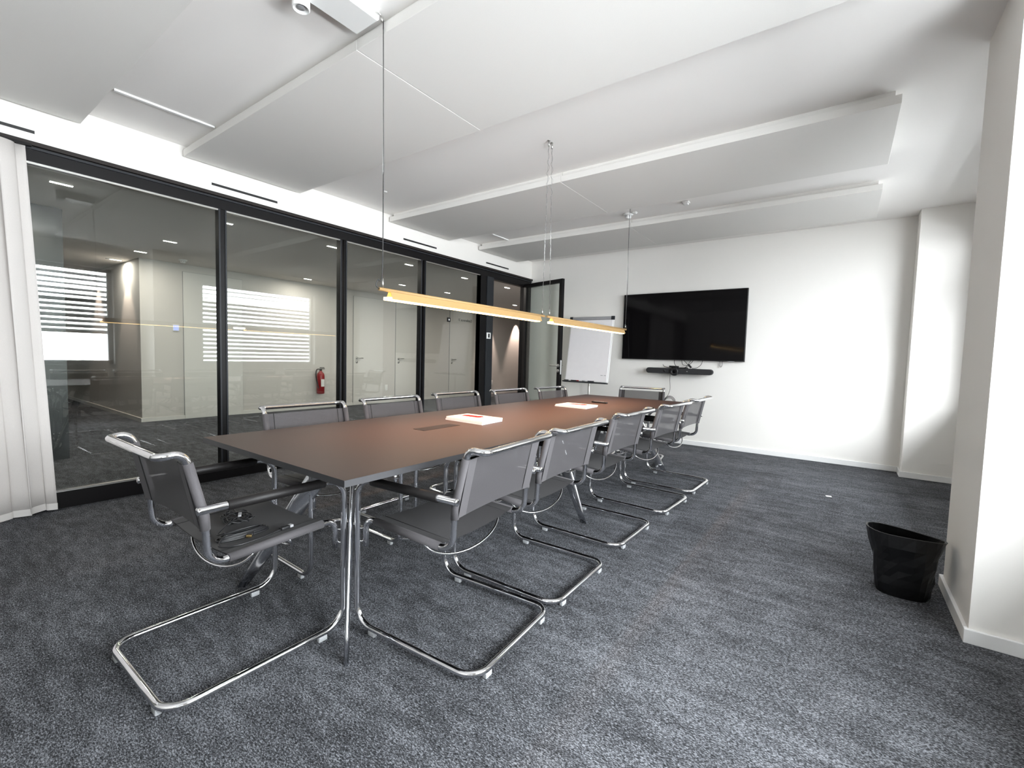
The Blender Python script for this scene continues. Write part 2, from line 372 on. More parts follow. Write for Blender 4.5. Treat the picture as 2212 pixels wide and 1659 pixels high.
# open glass door
def door_leaf():
    hx, hy = 0.012, 6.425; ex, ey = 0.885, 6.20
    ang = math.atan2(ey-hy, ex-hx); L = math.hypot(ex-hx, ey-hy)
    e = empty('door_1', (hx, hy, 0.008), ang, **ST); H = 2.375; F = 0.062
    f = MB(); f.box((0, -0.05, 0), (F, 0, H), FRAME).box((L-F, -0.05, 0), (L, 0, H), FRAME).box((F, -0.05, 0), (L-F, 0, 0.09), FRAME).box((F, -0.05, H-F), (L-F, 0, H), FRAME)
    f.build('door_frame', e, bevel=0.002)
    MB().box((F, -0.030, 0.09), (L-F, -0.020, H-F), GLASS).build('glass_pane', e)
    for s, y in ((-1, -0.05), (1, 0.0)):
        h = MB(); c = L-0.031
        M = Matrix.Translation((c, y, 1.035)) @ Matrix.Rotation(R(90), 4, 'X')
        h.lathe([(0.026, -0.008), (0.026, 0.008), (0.022, 0.010)], BRUSH, 24, M)
        M = Matrix.Translation((c, y, 0.955)) @ Matrix.Rotation(R(90), 4, 'X')
        h.lathe([(0.026, -0.008), (0.026, 0.008), (0.022, 0.010)], BRUSH, 24, M)
        h.tube(fillet([(c, y, 1.035), (c, y+s*0.055, 1.035), (c-0.13, y+s*0.055, 1.035)], [0.018]), 0.0095, BRUSH, 12)
        h.build('door_handle', e)
    MB().box((L, -0.036, 0.90), (L+0.002, -0.012, 1.12), WHITEP).build('lock_plate', e)
    g = MB()
    for z in (0.25, 1.2, 2.15): g.tube([(0, 0.006, z), (0, 0.006, z+0.09)], 0.009, FRAME2, 10)
    g.build('hinge', e)
door_leaf()

# curtain at the near end of the glazing
def curtain():
    e = empty('curtain', (0.065, -0.39, 0.012), 0, 'off-white floor-length curtain with soft vertical pleats, drawn back beside the glass wall', 'curtain')
    n, rows = 230, 14; vs = []; Ht = 2.438
    for j in range(rows+1):
        z = Ht*j/rows; k = 1-0.045*(z/Ht)
        for i in range(n+1):
            t = i/n; ph = t*2*math.pi*13.0
            s = math.sin(ph+0.35*math.sin(ph*0.31+1)+0.5*math.sin(z*1.1+t*9)); x = 0.034*s+0.010*math.sin(ph*0.43+z*0.8+2)
            y = -1.05+2.11*t*k+0.030*math.sin(2*ph+0.4)*0.55
            if t > 0.985: x += (t-0.985)*(-2.0)
            vs.append((x, y, z+0.006*math.sin(ph*0.5)*(j == 0)))
    def sheet(j0, j1, m, nm, off=0.0):
        b = MB(); W = n+1
        sub = [(x+off, y, z) for (x, y, z) in vs[j0*W:(j1+1)*W]]
        b.add(sub, [(r*W+i, r*W+i+1, (r+1)*W+i+1, (r+1)*W+i) for r in range(j1-j0) for i in range(n)], m, True)
        o = b.build(nm, e); md = o.modifiers.new('thick', 'SOLIDIFY'); md.thickness = 0.0022
    sheet(0, rows, CURT, 'curtain_cloth')
    b = MB(); W = n+1
    for off in (0.0032, -0.0032):
        lo = [(x+off, y, z-0.001) for (x, y, z) in vs[:W]]; hi = [(x+off, y, z+0.045) for (x, y, z) in vs[:W]]
        b.add(lo+hi, [(i, i+1, W+i+1, W+i) for i in range(n)], HEM, True)
    b.build('hem', e)
    MB().box((-0.03, -1.1, Ht+0.002), (0.0, 1.00, Ht+0.016), FRAME).build('curtain_track', e)
curtain()

# black slot vents in the header wall
for i, (a, c) in enumerate(((0.06, 0.633), (1.682, 2.239), (3.772, 4.332), (5.363, 5.931))):
    v = MB().box((0.0, a, 2.553), (0.0025, c, 2.573), BLACKP)
    lab = ['above the white curtain', 'above the first dark mullion', 'above the third glass pane', 'beside the far corner above the open door'][i]
    v.build('slot_vent', None, 'thin black air slot in the white wall, '+lab, 'air vent', 'black air slots over the glass wall')

# ------------------------------------------------------------------ ceiling sails
XM = 2.333
ROWS = [(-0.13, 0.856), (1.468, 2.447), (3.536, 4.535), (5.153, 6.117)]
WHERE = ['first', 'second', 'third', 'fourth']
for i, (a, c) in enumerate(ROWS):
    for j, (x0, x1) in enumerate(((0.03, XM-0.002), (XM+0.002, 4.62))):
        e = empty('ceiling_sail', ((x0+x1)/2, (a+c)/2, 2.705), 0, 'white flat ceiling sail in the %s row from the camera, %s half' % (WHERE[i], 'glass wall' if j == 0 else 'window side'), 'ceiling panel', 'white acoustic ceiling sails')
        hx, hy = (x1-x0)/2, (c-a)/2
        MB().box((-hx, -hy, 0), (hx, hy, 0.052), SAIL).build('sail_board', e, bevel=0.002)
        x0i = -hx+(0.03 if j == 0 else 0); x1i = hx-(0.03 if j == 1 else 0)
        MB().box((x0i, -hy+0.035, 0.052), (x1i, hy-0.035, 0.092), SAIL).build('mounting_frame', e)
for (a, c, x, lab) in ((0.912, 1.483, 0.578, 'between the first and second ceiling sails'), (4.834, 5.254, 0.53, 'between the third and fourth ceiling sails')):
    MB().box((x-0.012, a, ZC-0.012), (x+0.012, c, ZC), WHITEP).build('slot_cover', None, 'narrow white ceiling strip '+lab, 'ceiling strip', 'white strips on the ceiling')

# junction box for the pendant, ceiling anchors, detectors
e = empty('junction_box', (2.462, 1.30, 2.745), 0, 'white box with slanted edges on the ceiling where the near lamp cable starts', 'box')
P = [(-0.083, 0.012), (-0.083, 0.052), (0.083, 0.052), (0.083, 0.012), (0.071, 0.0), (-0.071, 0.0)]
MB().prism([(-0.145, 0.010), (-0.145, 0.052), (0.143, 0.052), (0.143, 0.010), (0.133, 0.0), (-0.135, 0.0)], 0, -0.083, 0.083, WHITEP).build('box_cover', e, bevel=0.003)
MB().tube(fillet([(0.083, 0.12, 0.03), (0.094, 0.135, 0.03), (0.094, 0.15, 0.02)], [0.008]), 0.004, BRUSH, 10).lathe([(0.006, 0), (0.006, 0.022), (0.003, 0.024)], BRUSH, 12, Matrix.Translation((0.094, 0.15, 0.0))).build('cable_clamp', e)
def detector(name, loc, lab, r=0.05, h=0.045, cat='smoke detector', square=False):
    e = empty(name, loc, 0, lab, cat)
    if square:
        MB().rbox((-r, -r, -0.012), (r, r, 0), 0.006, WHITEP).build('base', e)
        MB().rbox((-r*0.7, -r*0.7, -h), (r*0.7, r*0.7, -0.012), 0.006, WHITEP).build('sensor_head', e)
        return
    MB().lathe([(r, 0), (r, -0.012), (r*0.9, -0.018)], WHITEP, 32).build('base', e)
    MB().lathe([(r*0.62, -0.018), (r*0.62, -h*0.8), (r*0.5, -h), (0.001, -h)], WHITEP, 32).build('sensor_head', e)
    g = MB()
    for k in range(8):
        a = k*math.pi/4; g.box((r*0.60, -0.004, -h*0.75), (r*0.63, 0.004, -0.022), GREYP, Matrix.Rotation(a, 4, 'Z'))
    g.build('intake_slots', e)
detector('smoke_detector', (2.384, 4.955, ZC), 'round white smoke detector on the ceiling behind the far lamp cable', 0.055, 0.055)
detector('motion_sensor', (3.031, 4.884, ZC), 'small square white sensor on the ceiling between the two far sails', 0.035, 0.03, 'sensor', True)
detector('ceiling_sensor', (2.47, 4.93, ZC), 'tiny square white sensor right beside the smoke detector', 0.025, 0.018, 'sensor', True)
e = empty('ceiling_spot', (2.355, 1.16, ZC), 0, 'white cylindrical spot on the ceiling at the top edge of the photo', 'ceiling spot')
MB().lathe([(0.038, 0), (0.038, -0.085), (0.036, -0.088), (0.032, -0.088), (0.030, -0.078), (0.001, -0.078)], WHITEP, 36).build('housing', e)
MB().lathe([(0.018, -0.0775), (0.018, -0.082), (0.001, -0.082)], GREYP, 20).build('lens', e)
MB().lathe([(0.02, ZC), (0.02, ZC-0.004), (0.001, ZC-0.005)], WHITEP, 20, Matrix.Translation((0.578, 3.036, 0))).build('cover_cap', None, 'flat round white cap on the ceiling near the glass wall', 'cover cap')

# ------------------------------------------------------------------ pendant lamps
LX, LZ = 2.55, 1.462
def pendant(y0, y1, lab):
    L = y1-y0; e = empty('linear_pendant_lamp', (LX, (y0+y1)/2, LZ), 0, lab, 'pendant lamp', 'brass linear pendants over the table')
    h = L/2
    MB().tube([(0, -h, 0.021), (0, h, 0.021)], 0.0085, BRASS, 14).build('carrier_tube', e)
    s = MB(); g0, g1 = -h+0.065, h-0.07
    s.prism([(-0.010, 0.014), (0.010, 0.014), (0.026, -0.024), (0.024, -0.024), (0.009, 0.011), (-0.009, 0.011), (-0.024, -0.024), (-0.026, -0.024)], 1, g0, g1, BRASS)
    s.build('shade', e)
    MB().box((-0.021, g0-0.02, -0.029), (0.021, g1-0.02, -0.014), LAMP).build('light_diffuser', e)
    n = 6
    for k in range(n):                       # the light the diffuser sends down
        l = bpy.data.lights.new('pendant_light', 'SPOT'); l.energy = 16; l.color = (1.0, 0.52, 0.27); l.spot_size = R(118); l.spot_blend = 1.0; l.shadow_soft_size = 0.01
        o = bpy.data.objects.new('pendant_light', l); COL.objects.link(o); o.location = (LX, y0+0.12+(L-0.24)*k/(n-1), LZ-0.045)
    return e
p1 = pendant(1.452, 2.998, 'brass linear pendant lamp, the nearer of the two over the table')
p2 = pendant(3.035, 4.622, 'brass linear pendant lamp, the farther of the two, in front of the flipchart')
# suspension: steel wires and dark cables
def susp(par, y, top, cab, curly=False, x=0.0, side=-1):
    h = par.location.y; yl = y-h
    MB().tube([(0, yl, 0.028), (0, yl, 0.075)], 0.0045, BRUSH, 10).build('wire_holder', par)
    b = MB(); b.tube([(0, yl, 0.07), ((top[0]-LX), top[1]-h, top[2]-LZ)], 0.0011, WIRE, 6); b.build('suspension_wire', par)
    if cab:
        c = MB()
        if curly:
            pts = []
            for k in range(150):
                t = k/149; zz = 0.03+(top[2]-LZ-0.03)*t; amp = 0.010*min(1, 4*t)*(0.6+0.4*math.sin(t*17))
                pts.append(((top[0]-LX)*t+amp*math.sin(t*95), yl+(top[1]-h-yl)*t+amp*math.cos(t*95), zz))
            c.tube(pts, 0.0009, CABLEW, 5)
        else:
            pts = smooth_path([(0, yl+side*0.022, 0.021), (0, yl+side*0.04, 0.035), (0, yl+side*0.03, 0.065), (0, yl+side*0.004, 0.10), (0.004, yl+side*0.006, 0.5), (-0.004, yl+side*0.004, 0.9), (top[0]-LX, top[1]-h, top[2]-LZ)], 8)
            c.tube(pts, 0.0024, RUBBER, 8)
        c.build('power_cable', par)
susp(p1, 1.475, (2.556, 1.458, 2.755), True)
susp(p1, 2.965, (2.545, 2.993, 2.76), True, True)
susp(p2, 3.07, (2.546, 3.038, 2.76), True, True)
susp(p2, 4.60, (2.55, 4.60, ZC), True, False, 0, 1)
for (y, lab) in ((2.993, 'the nearer of the two'), (3.038, 'the farther of the two')):
    e = empty('cable_anchor', (2.545, y, ZC), 0, 'small steel cable anchor on the ceiling, '+lab, 'cable anchor', 'cable anchors on the ceiling')
    MB().lathe([(0.011, 0), (0.011, -0.004), (0.004, -0.006)], BRUSH, 16).build('base_plate', e)
    MB().tube([(0, 0, -0.005), (0, 0, -0.045)], 0.0055, BRUSH, 12).build('gripper', e)

# ------------------------------------------------------------------ conference table
TX0, TX1, TY0, TY1, TZ = 1.977, 3.120, 0.882, 4.900, 0.74
TCX, TCY = (TX0+TX1)/2, (TY0+TY1)/2
tb = empty('conference_table', (TCX, TCY, 0), 0, 'long dark brown rectangular conference table on chrome blade legs', 'table')
b = MB(); hx, hy = (TX1-TX0)/2, (TY1-TY0)/2
b.box((-hx, -hy, TZ-0.024), (hx, hy, TZ-0.0005), TEDGE)
b.add([(-hx, -hy, TZ), (hx, -hy, TZ), (hx, hy, TZ), (-hx, hy, TZ)], [(0, 1, 2, 3)], TABLE)
b.build('tabletop', tb)
f = MB(); f.box((2.483-TCX, 1.748-TCY, TZ), (2.573-TCX, 2.041-TCY, TZ+0.0012), FLAP)
fl = f.build('cable_flap', tb, label='dark brown cable flap set in the tabletop')
MB().box((2.487-TCX, 1.752-TCY, TZ+0.0012), (2.569-TCX, 1.757-TCY, TZ+0.0018), BLACKP).build('flap_brush', fl)
def blade(foot, top):
    foot = Vector((foot[0]-TCX, foot[1]-TCY, 0)); top = Vector((top[0]-TCX, top[1]-TCY, 0.712))
    hz = Vector((top.x-foot.x, top.y-foot.y, 0)).normalized(); nr = Vector((-hz.y, hz.x, 0)); vs = []; seg = 20; N = 8
    for i in range(N+1):
        t = i/N; p = foot.lerp(top, t); wd = 0.022+0.046*t**0.8; th = 0.0105
        for k in range(seg):
            a = 2*math.pi*k/seg; ca, sa = math.cos(a), math.sin(a)
            q = abs(ca)**0.7*(1 if ca > 0 else -1); vs.append(p+hz*(wd*q)+nr*(th*sa))
    fs = [(i*seg+k, i*seg+(k+1) % seg, (i+1)*seg+(k+1) % seg, (i+1)*seg+k) for i in range(N) for k in range(seg)]
    fs += [list(range(seg))[::-1], [N*seg+k for k in range(seg)]]
    MB().add(vs, fs, STEEL, True).build('leg', tb)
blade((2.99, 0.981), (2.66, 1.235)); blade((2.105, 0.996), (2.44, 1.32))
blade((3.005, 2.881), (2.69, 2.881)); blade((2.09, 2.881), (2.41, 2.881))
blade((2.985, 4.76), (2.66, 4.50)); blade((2.11, 4.76), (2.44, 4.50))
b = MB()
for y in (1.30, 2.881, 4.48): b.rbox((-0.20, y-0.05-TCY, 0.690), (0.20, y+0.05-TCY, 0.7155), 0.006, FRAME)
b.rbox((-0.06, 1.30-TCY, 0.692), (0.06, 4.48-TCY, 0.715), 0.006, FRAME)
b.build('underframe', tb)

# things on the table
def stack(name, pts, z0, h, n, lab, redc):
    c = Vector((sum(p[0] for p in pts)/4, sum(p[1] for p in pts)/4, 0))
    e = empty(name, (c.x, c.y, z0+0.0004), 0, lab, 'paper stack', 'white document stacks on the table')
    q = [(p[0]-c.x, p[1]-c.y) for p in pts]
    for k in range(n):
        z = h*k/n; s = 1.0-0.01*(k % 2)
        MB().prism([(a*s+0.004*k, b2*s) for a, b2 in q], 2, z, z+h/n-0.0012, PAPERE if k < n-1 else PAPER).build('document', e)
    # red printed emblem
    r = [(redc[0]+a-c.x, redc[1]+b2-c.y) for a, b2 in ((-0.072, -0.030), (0.060, -0.032), (0.074, -0.006), (0.066, 0.030), (-0.058, 0.032), (-0.074, 0.010))]
    MB().prism(r, 2, h-0.0012, h-0.0008, RED).build('red_emblem', e)
    g = MB(); pts2 = [(redc[0]-c.x+0.062+0.024*math.cos(t*math.pi/10), redc[1]-c.y+0.002+0.030*math.sin(t*math.pi/10), h-0.0002) for t in range(21)]
    g.tube(pts2, 0.0022, RED, 6, caps=False); g.build('red_ring', e)
stack('document_stack', [(2.342, 2.152), (2.664, 2.138), (2.648, 2.365), (2.339, 2.366)], TZ, 0.024, 2, 'white document stack with a red emblem, nearer one, beside the cable flap', (2.453, 2.285))
stack('document_stack', [(2.395, 3.462), (2.702, 3.451), (2.691, 3.705), (2.392, 3.694)], TZ, 0.018, 2, 'white document stack with a red emblem, farther one, beside the black remote', (2.540, 3.615))
e = empty('remote_control', (2.545, 4.055, TZ), R(-4), 'slim black remote control on the table behind the farther white stack', 'remote control')
MB().rbox((-0.08, -0.018, 0), (0.08, 0.018, 0.014), 0.005, BLACKP).build('casing', e)
g = MB()
for k in range(5): g.rbox((-0.06+0.022*k, -0.008, 0.0135), (-0.046+0.022*k, 0.008, 0.016), 0.0015, GREYP)
g.build('buttons', e)

# ------------------------------------------------------------------ cantilever chairs
def make_chair():
    e = empty('cantilever_chair')
    HW, HB, r = 0.279, 0.254, 0.0125; Z0 = 0.030
    pts = [(HW, -0.215, 0.645), (HW, 0.312, 0.645), (HW, 0.312, Z0), (HW, -0.312, Z0), (-HW, -0.312, Z0), (-HW, 0.312, Z0), (-HW, 0.312, 0.645), (-HW, -0.215, 0.645)]
    b = MB(); b.tube(fillet(pts, [0.075, 0.085, 0.075, 0.075, 0.085, 0.075], 9), r, CHROME, 18)
    for s in (-1, 1): b.lathe([(0.0135, 0), (0.0135, 0.004), (0.009, 0.006)], CHROME, 16, Matrix.Translation((s*HW, -0.214, 0.645)) @ Matrix.Rotation(R(90), 4, 'X'))
    b.build('frame', e)
    half = [(HB, 0.290, 0.355), (HB, 0.290, 0.474), (HB, -0.178, 0.450), (HB, -0.186, 0.600), (HB, -0.243, 0.836), (HB, -0.312, 0.828)]
    pts = half+[(-x, y, z) for x, y, z in half[::-1]]
    rs = [0.045, 0.055, 0.08, 0.045, 0.035]; b = MB(); b.tube(fillet(pts, rs+rs[::-1], 8), r, CHROME, 18)
    for s in (-1, 1):
        for z in (0.375, 0.43): b.tube([(s*(HB-0.015), 0.291, z), (s*HW, 0.311, z)], 0.005, CHROME, 10)
        b.tube([(s*(HB+0.008), -0.198, 0.645), (s*(HW), -0.198, 0.645)], 0.006, CHROME, 10)
    b.build('back_frame', e)
    # back rest: sleeve, seam, net panel
    b = MB(); lo = Vector((0, -0.187, 0.588)); hi = Vector((0, -0.2335, 0.800)); dr = (hi-lo).normalized(); nb = Vector((0, -dr.z, dr.y)); nb = -nb if nb.y > 0 else nb
    mid = Vector((0, -0.189, 0.625))
    for s in (-1, 1):
        b.tube([(s*HB, lo.y+0.0005, 0.572), (s*HB, -0.1885, 0.615), (s*HB, hi.y, hi.z)], 0.0155, MESHS, 18)
    N = 12; vs = []
    for i in range(N+1):
        x = -HB+2*HB*i/N; sag = 0.012*(1-(x/HB)**2)
        for j in range(5):
            t = j/4; p = lo.lerp(hi, t)+nb*(0.013-sag*0.9); p = p+Vector((0, 0, (-0.010 if j == 0 else 0.0)))
            vs.append((x, p.y, p.z))
    b.add(vs, [(i*5+j, (i+1)*5+j, (i+1)*5+j+1, i*5+j+1) for i in range(N) for j in range(4)], MESHF, True)
    for s in (-1, 1):
        x = s*(HB-0.052)
        for off in (0.0145, 0.0):
            pass
        p0 = lo+nb*0.0125-nb*0.003; p1 = hi+nb*0.0125-nb*0.003
        sg = 0.012*(1-(x/HB)**2)*0.9
        b.tube([(x, (lo+nb*(0.0135-sg)).y, lo.z-0.008), (x, (hi+nb*(0.0135-sg)).y, hi.z)], 0.0022, SEAM, 6)
        # doubled cloth between tube and seam
        a0 = lo+nb*0.0155; a1 = hi+nb*0.0155; q0 = lo+nb*(0.0150-sg); q1 = hi+nb*(0.0150-sg)
        b.add([(s*HB, a0.y, a0.z-0.008), (x, q0.y, q0.z-0.008), (x, q1.y, q1.z), (s*HB, a1.y, a1.z)], [(0, 1, 2, 3)], MESHS)
    b.build('backrest', e)
    # seat
    b = MB(); y0, y1 = -0.118, 0.232; z0, z1 = 0.4530, 0.4710
    for s in (-1, 1): b.tube([(s*HB, y0, z0), (s*HB, y1, z1)], 0.0155, MESHS, 18)
    vs = []
    for i in range(N+1):
        x = -HB+2*HB*i/N; sag = 0.016*(1-(x/HB)**2)
        for j in range(5):
            t = j/4; vs.append((x, y0+(y1-y0)*t, z0+(z1-z0)*t+0.0135-sag))
    b.add(vs, [(i*5+j, (i+1)*5+j, (i+1)*5+j+1, i*5+j+1) for i in range(N) for j in range(4)], MESHD, True)
    b.add([(x, y, z-0.004) for x, y, z in vs], [(i*5+j, (i+1)*5+j, (i+1)*5+j+1, i*5+j+1) for i in range(N) for j in range(4)], MESHD, True)
    for s in (-1, 1):
        x = s*(HB-0.052); sg = 0.016*(1-(x/HB)**2)
        b.tube([(x, y0, z0+0.0142-sg), (x, y1, z1+0.0142-sg)], 0.0014, SEAM, 6)
    b.build('seat', e)
    for s in (-1, 1):
        b = MB(); b.tube([(s*HW, -0.130, 0.645), (s*HW, -0.128, 0.645), (s*HW, 0.222, 0.645), (s*HW, 0.224, 0.645)], 0.018, LEATHER, 20, radii=[0.0150, 0.0180, 0.0180, 0.0150]); b.build('armrest_sleeve', e)
    for (yy, zz, dy, dz) in ((-0.030, 0.445, -0.060, -0.086), (0.095, 0.450, 0.060, -0.080)):
        pts = [((HB-0.006)*math.cos(math.pi*k/20), yy+dy*math.sin(math.pi*k/20), zz+dz*math.sin(math.pi*k/20)) for k in range(21)]
        MB().tube(pts, 0.0052, CHROME, 10).build('spreader_bar', e)
    for (x, y) in ((HW, 0.215), (-HW, 0.215), (HW-0.075, -0.312), (-HW+0.075, -0.312)):
        a = y < 0
        sx, sy = (0.019, 0.010) if a else (0.010, 0.019)
        MB().rbox((x-sx, y-sy, 0.0), (x+sx, y+sy, 0.022), 0.004, CLEARP).build('glider', e)
    return e
CH = make_chair()
G = 'net cantilever armchairs round the table'
def place(x, y, ang, lab, first=[True]):
    if first[0]: o = CH; first[0] = False
    else: o = copy_tree(CH)
    o.location = (x, y, 0); o.rotation_euler = (0, 0, ang)
    props(o, 'grey net cantilever armchair, '+lab, 'chair', G); return o
place(2.519, 0.783, R(0.5), 'alone at the near table end with cables on its seat')
S5 = ['first on the window side, nearest the camera', 'second on the window side from the camera', 'middle one of five on the window side', 'fourth on the window side from the camera', 'farthest on the window side, before the white wall']
RC = [(3.124, 1.438, (-0.552, -0.036)), (3.108, 2.050, (-0.574, -0.010)), (3.085, 2.861, (-0.584, 0.006)), (3.114, 3.672, (-0.600, 0.030)), (3.125, 4.372, (-0.600, 0.020))]
for (x, y, f), s in zip(RC, S5): place(x, y, math.atan2(f[1], f[0])-math.pi/2, s)
L5 = ['first on the glass wall side from the near end', 'second on the glass wall side from the near end', 'middle one of five on the glass wall side', 'fourth on the glass wall side, before the open doorway', 'last on the glass wall side, before the open glass door']
LC = [(2.03, 1.508, 1.5), (1.99, 2.211, -0.5), (1.96, 2.935, 2.0), (2.012, 3.652, 2.0), (2.07, 4.340, 4.0)]
for (x, y, a), s in zip(LC, L5): place(x, y, R(-90-a), s)
place(2.530, 5.105, R(180+10), 'alone at the far table end under the television')

# cables lying on the near chair's seat
ZS = 0.475
def seat_z(x): return 0.462+0.0150-0.016*(1-min(1, ((x-2.527)/0.254)**2))+0.004
def cab(pts, lift=0.0, r=0.0027):
    return [(x, y, seat_z(x)+r+lift*abs(math.sin(i*1.3))) for i, (x, y) in enumerate(pts)]
e = empty('tangled_cable', (0, 0, 0.0), 0, 'tangled thin black cable with a pale tag on the near chair seat', 'cable')
random.seed(3); pts = []
for k in range(64):
    a = k*0.78; rr = 0.062+0.022*math.sin(k*1.9); cx, cy = 2.468, 0.822
    pts.append((cx+rr*0.85*math.cos(a)+0.012*math.sin(k*0.7), cy+rr*0.62*math.sin(a)+0.010*math.cos(k*0.5)))
pts = [(2.31, 0.815), (2.33, 0.845), (2.38, 0.850)]+pts+[(2.56, 0.74), (2.60, 0.70), (2.64, 0.712)]
MB().tube(smooth_path(cab(pts, 0.022, 0.0026), 5), 0.0026, RUBBER, 8).build('cable_loop', e)
MB().rbox((-0.022, -0.006, -0.003), (0.022, 0.006, 0.003), 0.002, GREYP, Matrix.Translation((2.515, 0.815, ZS+0.030)) @ Matrix.Rotation(R(-25), 4, 'Z')).build('cable_tag', e)
e = empty('coiled_cable', (0, 0, 0), 0, 'thick black video cable wound in an oval coil on the near chair seat', 'cable')
pts = []
c0 = Vector((2.655, 0.765)); ax = Vector((-0.10, 0.99)).normalized(); bx = Vector((ax.y, -ax.x))
for k in range(46):
    a = k*0.62; s = 1.0-0.006*k+0.05*math.sin(k*0.9)
    q = c0+ax*(0.098*s*math.cos(a))+bx*(0.033*s*math.sin(a)); pts.append((q.x, q.y))
p3 = []
for i, (x, y) in enumerate(pts): p3.append((x, y, seat_z(x)+0.004+0.018*(i/46)))
p3 += [(2.72, 0.66, seat_z(2.72)+0.006), (2.765, 0.70, seat_z(2.765)+0.005), (2.762, 0.76, seat_z(2.76)+0.005), (2.748, 0.82, seat_z(2.748)+0.005), (2.735, 0.868, seat_z(2.735)+0.007)]
MB().tube(smooth_path(p3, 5), 0.0034, RUBBER, 10).build('cable_loop', e)
Mx = Matrix.Translation((2.732, 0.885, seat_z(2.732)+0.010)) @ Matrix.Rotation(R(8), 4, 'Z')
MB().rbox((-0.011, -0.020, -0.006), (0.011, 0.016, 0.006), 0.003, BLACKP, Mx).build('plug_grip', e)
MB().rbox((-0.0095, 0.016, -0.0045), (0.0095, 0.030, 0.0045), 0.001, GREYP, Mx).build('plug_tip', e)
Mx = Matrix.Translation((2.69, 0.775, seat_z(2.69)+0.008)) @ Matrix.Rotation(R(-35), 4, 'Z')
MB().rbox((-0.024, -0.011, -0.006), (0.006, 0.011, 0.006), 0.003, BLACKP, Mx).build('plug_grip', e)
MB().rbox((0.006, -0.009, -0.0045), (0.020, 0.009, 0.0045), 0.001, GOLDC, Mx).build('plug_tip', e)

# ------------------------------------------------------------------ television wall
e = empty('television', (2.557, D-0.03, 1.653), 0, 'large black flat television mounted on the white far wall', 'television')
hw, hh = 0.835, 0.476
MB().rbox((-hw, -0.030, -hh), (hw, 0.012, hh), 0.003, BLACKP).build('housing', e)
MB().box((-hw+0.008, -0.0312, -hh+0.012), (hw-0.008, -0.0302, hh-0.008), SCREEN).build('screen', e)
MB().box((-0.3, 0.012, -0.2), (0.3, 0.03, 0.2), FRAME).build('wall_mount', e)
MB().box((hw-0.20, -0.0325, -hh-0.005), (hw-0.12, -0.025, -hh+0.004), GREYP).build('sensor_bump', e)
e = empty('video_bar', (2.580, 6.50, 1.026), 0, 'long black video conference bar with round camera below the television', 'video bar')
def capsule(a, h, y0, y1, m):
    poly = [(a-h+h*math.cos(t*math.pi/12-math.pi/2), h*math.sin(t*math.pi/12-math.pi/2)) for t in range(13)]
    poly += [(-x, -z) for x, z in poly]; return MB().prism(poly, 1, y0, y1, m, smooth=False)
capsule(0.450, 0.039, -0.045, 0.035, BLACKF).build('speaker_body', e, bevel=0.008)
M = Matrix.Translation((-0.045, -0.045, -0.008)) @ Matrix.Rotation(R(90), 4, 'X')
MB().lathe([(0.058, -0.03), (0.058, 0.018), (0.050, 0.026), (0.032, 0.028), (0.028, 0.022), (0.001, 0.022)], BLACKP, 36, M).build('camera_head', e)
MB().lathe([(0.022, 0.022), (0.018, 0.027), (0.001, 0.029)], SCREEN, 24, M).build('camera_lens', e)
MB().lathe([(0.016, 0.0), (0.016, 0.003), (0.001, 0.004)], BLACKP, 20, Matrix.Translation((-0.185, -0.045, 0)) @ Matrix.Rotation(R(90), 4, 'X')).build('small_camera', e)
MB().box((0.118, -0.0475, -0.003), (0.132, -0.046, 0.002), WHITEP).build('status_light', e)
MB().box((-0.10, 0.0, 0.02), (0.10, 0.098, 0.05), FRAME).build('wall_bracket', e)
# cables between television and bar, and down the wall
e = empty('wall_cables', (0, 0, 0), 0, 'loose black cables looping between television and video bar', 'cables')
b = MB(); Y = 6.555
for P in ([(2.34, Y, 1.11), (2.37, Y-0.02, 1.085), (2.44, Y-0.03, 1.07), (2.52, Y-0.02, 1.075), (2.58, Y, 1.06)],
          [(2.50, Y, 1.19), (2.51, Y-0.03, 1.13), (2.57, Y-0.04, 1.075), (2.66, Y-0.03, 1.08), (2.73, Y, 1.19)],
          [(2.60, Y, 1.19), (2.62, Y-0.02, 1.12), (2.69, Y-0.03, 1.11), (2.74, Y-0.02, 1.15), (2.76, Y, 1.19)],
          [(2.62, Y, 1.07), (2.70, Y-0.03, 1.10), (2.64, Y-0.02, 1.17), (2.60, Y, 1.19)],
          [(2.74, Y, 1.07), (2.80, Y-0.02, 1.075), (2.86, Y-0.02, 1.12), (2.88, Y, 1.19)]):
    b.tube(smooth_path(P, 8), 0.0035, RUBBER, 8)
b.build('cable_loop', e)
MB().rbox((2.44, Y-0.04, 1.075), (2.57, Y-0.01, 1.098), 0.004, BLACKP).rbox((-0.012, -0.012, -0.03), (0.012, 0.012, 0.03), 0.004, BLACKP, Matrix.Translation((2.72, Y-0.03, 1.10)) @ Matrix.Rotation(R(-40), 4, 'Y')).build('cable_adapter', e)
e = empty('hanging_loop', (0, 0, 0), 0, 'thin grey cord loop hanging below the right part of the television', 'cord')
MB().tube(smooth_path([(3.09, D-0.02, 1.19), (3.088, D-0.02, 1.13), (3.105, D-0.02, 1.10), (3.122, D-0.02, 1.13), (3.12, D-0.02, 1.19)], 8), 0.0035, CABLEW, 8).build('cord', e)
e = empty('power_lead', (0, 0, 0), 0, 'grey power lead running down the far wall into a loose coil behind the end chair', 'cable')
b = MB(); Y = 6.56
b.tube(smooth_path([(2.45, Y, 1.0), (2.445, Y, 0.90), (2.455, Y, 0.78), (2.44, Y, 0.70), (2.40, Y, 0.62), (2.37, Y, 0.50), (2.40, Y, 0.30), (2.42, Y, 0.10)], 8), 0.0035, CABLEW, 8)
